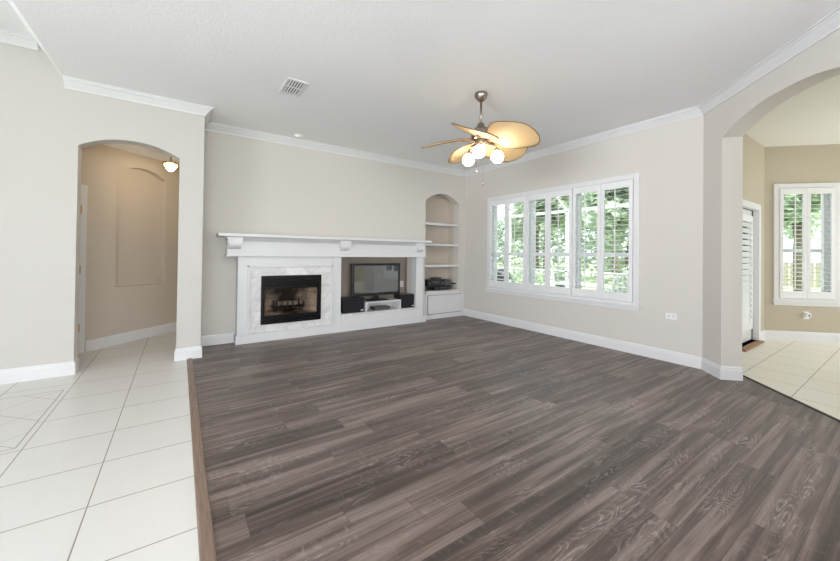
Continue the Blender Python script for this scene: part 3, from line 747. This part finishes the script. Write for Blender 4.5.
# ceiling fan with five palm-leaf blades and three globes
fan = thing('ceiling_fan', 'tan palm-leaf ceiling fan with three lit globes on a downrod', 'ceiling fan', (2.68, 2.76, ZC))
ZH = -.50
bm = bmesh.new(); lathe(bm, [(0, 0), (.066, 0), (.072, -.018), (.064, -.045), (.040, -.075), (.022, -.09), (0, -.09)], 28); obj('canopy', bm, M_NICK, fan, True)
bm = bmesh.new(); tube(bm, [(0, 0, -.08), (0, 0, -.36)], .013, 14); obj('downrod', bm, M_NICK, fan, True)
bm = bmesh.new(); lathe(bm, [(0, -.33), (.030, -.33), (.040, -.345), (.043, -.375), (.075, -.385), (.098, -.40), (.105, -.42), (.105, -.47), (.092, -.495), (.06, -.505), (0, -.505)], 32); obj('motor_housing', bm, M_NICK, fan, True)
bm = bmesh.new(); lathe(bm, [(0, -.50), (.050, -.50), (.062, -.515), (.058, -.545), (.040, -.565), (.022, -.575), (0, -.58)], 28); obj('light_kit', bm, M_NICK, fan, True)
# blade mesh, built along +X
def blade_pts():
    up_ = [(0, .035), (.025, .090), (.07, .165), (.13, .215), (.20, .232), (.28, .222), (.36, .212), (.44, .196), (.50, .150), (.54, .080)]
    lo_ = [(.556, 0), (.542, -.076), (.505, -.146), (.44, -.194), (.36, -.214), (.28, -.224), (.20, -.232), (.13, -.213), (.07, -.163), (.025, -.088), (0, -.035)]
    return up_ + lo_
def sag(x, y): return -.03 * (x / .5) ** 2 - .11 * x + .09 * (abs(y) ** 1.5)
def blade_mesh():
    bm = bmesh.new(); pts = blade_pts(); n = 11
    top, bot = [], []
    xs = [.556 * math.sin(i / 14 * PI / 2) for i in range(15)]
    ups = blade_pts()[:10] + [(.556, 0)]; los = [(.556, 0)] + blade_pts()[11:]; los = list(reversed(los))
    def itp(tab, x):
        for (a, b), (c, d) in zip(tab, tab[1:]):
            if a <= x <= c + 1e-9: return b + (d - b) * (x - a) / max(c - a, 1e-9)
        return tab[-1][1]
    grid = []
    for x in xs:
        u, l = itp(ups, x), itp(los, x); row = []
        for j in range(n):
            y = l + (u - l) * j / (n - 1); row.append((x, y, sag(x, y)))
        grid.append(row)
    T = [[bm.verts.new((x, y, z + .003)) for x, y, z in r] for r in grid]; Bt = [[bm.verts.new((x, y, z - .003)) for x, y, z in r] for r in grid]
    for i in range(14):
        for j in range(n - 1):
            bm.faces.new((T[i][j], T[i + 1][j], T[i + 1][j + 1], T[i][j + 1])); bm.faces.new((Bt[i][j], Bt[i][j + 1], Bt[i + 1][j + 1], Bt[i + 1][j]))
        for j in (0, n - 1): bm.faces.new((T[i][j], Bt[i][j], Bt[i + 1][j], T[i + 1][j]))
    for i in (0, 14):
        for j in range(n - 1): bm.faces.new((T[i][j], T[i][j + 1], Bt[i][j + 1], Bt[i][j]))
    bmesh.ops.remove_doubles(bm, verts=bm.verts, dist=1e-4)
    return bm
me_blade = me_edge = me_arm = None
for k in range(5):
    ang = math.radians(180 - 72 * k) - YAW
    Mb = Matrix.Rotation(ang, 4, 'Z') @ Matrix.Translation((.085, 0, ZH + .0)) @ Matrix.Rotation(math.radians(-20), 4, 'X')
    if k == 0:
        bl = obj('blade', blade_mesh(), M_PALM, fan, True); me_blade = bl.data
        bm = bmesh.new(); tube(bm, [(x, y, sag(x, y)) for x, y in blade_pts()], .0045, 6); ed = obj('edge_binding', bm, M_PALME, bl, True); me_edge = ed.data
        bm = bmesh.new(); tube(bm, [(-.03, 0, -.012), (.02, 0, -.010), (.06, 0, -.016), (.125, 0, -.026)], [.012, .010, .010, .006], 8)
        box(bm, (.06, -.022, -.026), (.115, .022, -.012)); ar = obj('blade_iron', bm, M_BRONZE, bl); me_arm = ar.data
    else:
        bl = bpy.data.objects.new('blade', me_blade); C.objects.link(bl); bl.parent = fan
        for nm, me in (('edge_binding', me_edge), ('blade_iron', me_arm)):
            q = bpy.data.objects.new(nm, me); C.objects.link(q); q.parent = bl
    bl.matrix_local = Mb
GZ = 2.362 - ZC
for phi in (-105, 127, 3):
    a = math.radians(phi) - YAW; r = .185
    c = Vector((r * math.cos(a), r * math.sin(a), GZ)); dr = Vector((math.cos(a), math.sin(a), 0))
    bm = bmesh.new(); tube(bm, [dr * .03 + Vector((0, 0, -.545)), dr * .10 + Vector((0, 0, -.558)), dr * .165 + Vector((0, 0, -.566)), c + Vector((0, 0, .088))], .009, 8)
    arm = obj('light_arm', bm, M_NICK, fan, True)
    bm = bmesh.new(); lathe(bm, [(.012, .095), (.030, .088), (.032, .062), (0, .06)], 18, c); obj('socket_cup', bm, M_NICK, fan, True)
    bm = bmesh.new(); bmesh.ops.create_uvsphere(bm, u_segments=28, v_segments=18, radius=.067); bmesh.ops.translate(bm, vec=c, verts=bm.verts)
    o = obj('globe', bm, M_GLOBE, fan, True); o['label'] = 'lit white glass globe'
for (dx, dy, z1) in ((-.085, -.03, 2.165), (.012, -.03, 2.045)):
    bm = bmesh.new(); tube(bm, [(dx, dy, -.565), (dx, dy, z1 - ZC + .03)], .0016, 6); ch = obj('pull_chain', bm, M_NICK, fan)
    bm = bmesh.new(); lathe(bm, [(0, .03), (.004, .03), (.009, .012), (.007, 0), (0, 0)], 10, (dx, dy, z1 - ZC)); obj('pull_knob', bm, M_NICK, ch, True)

# hall light: gold rim, fluted glass bowl
hl = thing('hall_ceiling_light', 'gold rimmed ceiling light with glowing fluted glass bowl in the hall', 'ceiling light', (-.120, 6.02, 2.685))
bm = bmesh.new(); lathe(bm, [(0, 0), (.05, 0), (.055, -.012), (.03, -.022), (.012, -.03), (.012, -.19), (0, -.19)], 20); obj('canopy', bm, M_BRASS, hl, True)
bm = bmesh.new(); lathe(bm, [(.012, -.175), (.10, -.182), (.135, -.184), (.135, -.204), (.10, -.206), (.09, -.196), (.012, -.186)], 28); obj('rim', bm, M_BRASS, hl, True)
bm = bmesh.new()
prof = [(.085, -.20), (.088, -.22), (.082, -.25), (.065, -.285), (.035, -.312), (0, -.322)]
vs = lathe(bm, prof, 32)
for v in bm.verts:
    r = math.hypot(v.co.x, v.co.y)
    if r > .01:
        a = math.atan2(v.co.y, v.co.x); s = 1 + .07 * math.cos(8 * a); v.co.x *= s; v.co.y *= s
obj('glass_bowl', bm, M_HGLASS, hl, True)
for k in range(8):
    a = 2 * PI * k / 8; bm = bmesh.new(); lathe(bm, [(0, 0), (.014, -.004), (.016, -.02), (.008, -.036), (0, -.040)], 8, (.108 * math.cos(a), .108 * math.sin(a), -.204)); obj('gold_drop', bm, M_BRASS, hl, True)
hl.scale = (.72, .72, .86)

# hall door (only its edge, casing and hinges show)
hd = thing('door_2', 'white hall door with brass hinges at the left end of the hall', 'door', (HA.x, HA.y, 0), math.atan2(hu.y, hu.x)); hd['kind'] = 'structure'
obj('casing', boxes(((-.10, -.02, 0), (-.02, .0, 2.11)), ((-1.06, -.02, 0), (-.98, 0, 2.11)), ((-.98, -.02, 2.03), (-.10, 0, 2.11)), bev=.003), M_TRIM, hd)
obj('door_leaf', boxes(((-.985, .004, .012), (-.105, .040, 2.03)), bev=.003), M_TRIM, hd)
for z in (.32, 1.05, 1.80): obj('hinge', boxes(((-.098, -.027, z - .05), (-.082, -.018, z + .05))), M_BRASS, hd)

# ------------------------------------------------------------------ garden beyond the windows
struct('ground_lawn', boxes(((-40, -40, -.30), (90, 90, -.16))), M_GRASS)
bm = bmesh.new(); prism(bm, [(5.18, 1.68), (9.6, 1.68), (9.6, 8.4), (5.18, 8.4)], -.16, -.06); struct('ground_patio', bm, M_CONC)
struct('roof_sunshade', boxes(((-7.5, -8.2, 3.62), (5.3, 9.0, 3.75)), ((5.3, -5.2, 3.62), (9.9, 1.75, 3.75))), M_EXT)  # unseen slab; overhang added to keep sun out of the rear openings
cage = thing('patio_screen_cage', 'pale aluminium screen enclosure frame around the patio outside', 'patio enclosure', (0, 0, -.06))
for (x, y) in ((9.5, 1.9), (9.5, 4.0), (9.5, 6.1), (9.5, 8.3), (7.4, 8.3), (5.4, 8.3)): obj('post', boxes(((x - .035, y - .035, 0), (x + .035, y + .035, 2.7))), M_ALU, cage)
obj('rail', boxes(((9.465, 1.9, .85), (9.535, 8.3, .91)), ((5.4, 8.265, .85), (9.5, 8.335, .91)), ((9.465, 1.9, 2.64), (9.535, 8.3, 2.72)), ((5.4, 8.265, 2.64), (9.5, 8.335, 2.72))), M_ALU, cage)
for y in (4.0, 6.1):
    bm = bmesh.new(); tube(bm, [(9.5, y, 2.68), (8.3, y, 3.5), (5.9, y, 3.6)], .035, 6); obj('roof_beam', bm, M_ALU, cage)
def patio_chair(label, loc, rz):
    t = thing('patio_chair', label, 'chair', loc, rz, 'white chairs on the patio')
    obj('seat', boxes(((-.24, -.24, .40), (.24, .24, .44)), bev=.01), M_CHAIR, t)
    bm = bmesh.new()
    tube(bm, [(-.24, .24, .42)] + [(-.24 * math.cos(PI * k / 10), .28, .70 + .28 * math.sin(PI * k / 10)) for k in range(11)] + [(.24, .24, .42)], .022, 8)
    for k in range(4): x = -.135 + .09 * k; tube(bm, [(x, .245, .43), (x, .28, .70 + .28 * math.sqrt(1 - (x / .24) ** 2))], .012, 6)
    obj('backrest', bm, M_CHAIR, t)
    for sx in (-.21, .21):
        for sy in (-.21, .21):
            bm = bmesh.new(); tube(bm, [(sx, sy, .41), (sx * 1.1, sy * 1.1, 0)], .02, 6); obj('leg', bm, M_CHAIR, t)
        bm = bmesh.new(); tube(bm, [(sx * 1.15, .25, .62), (sx * 1.15, -.22, .62), (sx * 1.1, -.22, .42)], .02, 6); obj('armrest', bm, M_CHAIR, t)
patio_chair('white patio chair outside the rightmost panes of the wide window', (8.1, 3.85, -.06), 2.2)
patio_chair('white patio chair farther left outside the wide window', (8.25, 5.45, -.06), .9)
tb = thing('patio_table', 'round white patio table between the white chairs', 'table', (7.55, 4.55, -.06))
bm = bmesh.new(); lathe(bm, [(0, .70), (.42, .70), (.43, .715), (.42, .73), (0, .73)], 28); obj('top', bm, M_CHAIR, tb)
bm = bmesh.new(); lathe(bm, [(.22, 0), (.22, .02), (.035, .05), (.03, .70), (0, .70)], 18); obj('pedestal', bm, M_CHAIR, tb)
gl = thing('kettle_grill', 'black kettle grill standing on the patio outside the leftmost panes', 'grill', (7.4, 6.75, -.06))
bm = bmesh.new(); lathe(bm, [(0, .52), (.12, .54), (.22, .62), (.26, .72), (.26, .735), (0, .735)], 24); obj('bowl', bm, M_GRILL, gl, True)
bm = bmesh.new(); lathe(bm, [(.265, .735), (.25, .82), (.17, .92), (.06, .96), (0, .965)], 24); obj('lid', bm, M_GRILL, gl, True)
for k in range(3):
    a = 2 * PI * k / 3; bm = bmesh.new(); tube(bm, [(.14 * math.cos(a), .14 * math.sin(a), .58), (.26 * math.cos(a), .26 * math.sin(a), 0)], .012, 6); obj('leg', bm, M_GRILL, gl)

def crown_mesh(n, rx, rz_, seed, leaf=.16):
    rnd = random.Random(seed); bm = bmesh.new()
    cl = [(rnd.gauss(0, .5) * rx, rnd.gauss(0, .5) * rx, rnd.gauss(0, .42) * rz_, rnd.uniform(.25, .5)) for _ in range(26)]
    for _ in range(n):
        cx, cy_, cz, cr = rnd.choice(cl); d = Vector((rnd.gauss(0, 1), rnd.gauss(0, 1), rnd.gauss(0, 1))).normalized() * rnd.random() ** .4
        p = Vector((cx, cy_, cz)) + Vector((d.x * rx * cr, d.y * rx * cr, d.z * rz_ * cr * .8))
        a = Vector((rnd.gauss(0, 1), rnd.gauss(0, 1), rnd.gauss(0, .6))).normalized(); b = a.orthogonal().normalized(); s = leaf * rnd.uniform(.6, 1.3)
        q = [bm.verts.new(p + a * s), bm.verts.new(p + b * s * .45), bm.verts.new(p - a * s), bm.verts.new(p - b * s * .45)]
        bm.faces.new(q)
    return bm
protos = []
def tree(label, loc, h, rx, rz_, seed, mat, trunk=.16, lean=0.):
    t = thing('tree', label, 'tree', loc, 0, 'trees beyond the windows')
    bm = bmesh.new(); tube(bm, [(0, 0, -.1), (lean * .3, .05, h * .35), (lean, 0, h * .75)], [trunk, trunk * .8, trunk * .45], 10)
    tube(bm, [(lean * .3, .05, h * .38), (lean * .3 + .7, .3, h * .66)], [trunk * .5, trunk * .25], 8); tube(bm, [(lean * .3, .05, h * .42), (lean * .3 - .6, -.4, h * .7)], [trunk * .5, trunk * .25], 8)
    obj('trunk', bm, M_BARK, t, True)
    bm = crown_mesh(3000, rx, rz_, seed, .19); bmesh.ops.translate(bm, vec=(lean, 0, h * .78), verts=bm.verts); obj('foliage', bm, mat, t)
tree('leaning tree with a thick trunk outside the rightmost panes of the wide window', (12.2, 5.5, -.16), 4.4, 1.25, 1.5, 3, M_LEAF, .26, .55)
tree('bushy green tree straight out from the middle of the wide window', (14.0, 10.0, -.16), 4.8, 1.3, 2.0, 5, M_LEAF2)
tree('tall loose tree beyond the left half of the wide window', (12.4, 13.4, -.16), 5.4, 1.3, 2.2, 8, M_LEAF)
tree('broad tree at the back of the lawn behind the leaning tree', (18.6, 9.2, -.16), 5.6, 1.7, 2.6, 11, M_LEAF2)
tree('broad tree at the back of the lawn behind the bushy tree', (18.6, 14.0, -.16), 5.8, 1.7, 2.7, 12, M_LEAF)
tree('broad tree at the back of the lawn farthest left', (17.5, 19.5, -.16), 5.8, 1.9, 2.7, 13, M_LEAF2)
tree('green tree seen through the upper half of the nook window', (17.5, 2.5, -.16), 4.9, 1.2, 1.7, 14, M_LEAF)
tree('pale tree farther back through the nook window', (29.0, 4.2, -.16), 6.6, 1.9, 2.6, 17, M_LEAF2)
def hedge(label, x, y0, y1, h, seed, n):
    rnd = random.Random(seed); bm = bmesh.new()
    for _ in range(n):
        p = Vector((x + rnd.gauss(0, .35), rnd.uniform(y0, y1), h * rnd.random() ** .8 + rnd.gauss(0, .15)))
        a = Vector((rnd.gauss(0, .5), rnd.gauss(0, 1), rnd.gauss(0, .8))).normalized(); b = a.orthogonal().normalized(); q_ = .22 * rnd.uniform(.6, 1.3)
        bm.faces.new([bm.verts.new(p + a * q_), bm.verts.new(p + b * q_ * .5), bm.verts.new(p - a * q_), bm.verts.new(p - b * q_ * .5)])
    o = obj('hedge', bm, M_LEAF2); tag(o, label, 'hedge'); o.location = (0, 0, -.16)
hedge('tall pale green hedge along the back of the garden', 22.5, 8.2, 26.0, 4.6, 41, 6500)
def shrub(label, loc, r, h, seed, mat):
    t = thing('shrub', label, 'shrub', loc, 0, 'shrubs along the garden edge')
    bm = bmesh.new(); tube(bm, [(0, 0, -.05), (0, 0, h * .5)], .03, 6); obj('stem', bm, M_BARK, t)
    bm = crown_mesh(900, r, h * .55, seed, .10); bmesh.ops.translate(bm, vec=(0, 0, h * .5), verts=bm.verts); obj('foliage', bm, mat, t)
for k, (x, y, nm) in enumerate(((10.6, 4.7, 'below the leaning tree trunk'), (11.0, 7.1, 'left of the leaning tree'), (11.0, 9.4, 'outside the fourth pane from the left'), (10.6, 11.9, 'outside the second pane from the left'), (8.6, 10.0, 'behind the black grill'))):
    shrub('low leafy shrub ' + nm, (x, y, -.16), .75, 1.25, 30 + k, M_LEAF if k % 2 else M_LEAF2)
fn = thing('garden_fence', 'weathered board fence across the lawn seen through the nook window', 'fence', (0, 0, -.16))
obj('boards', boxes(*[((26.0, -6 + .22 * k, 0), (26.04, -6 + .22 * k + .17, 1.25)) for k in range(90)]), M_FENCE, fn)
obj('rails', boxes(((26.04, -6, .3), (26.09, 13.8, .38)), ((26.04, -6, .95), (26.09, 13.8, 1.03))), M_FENCE, fn)
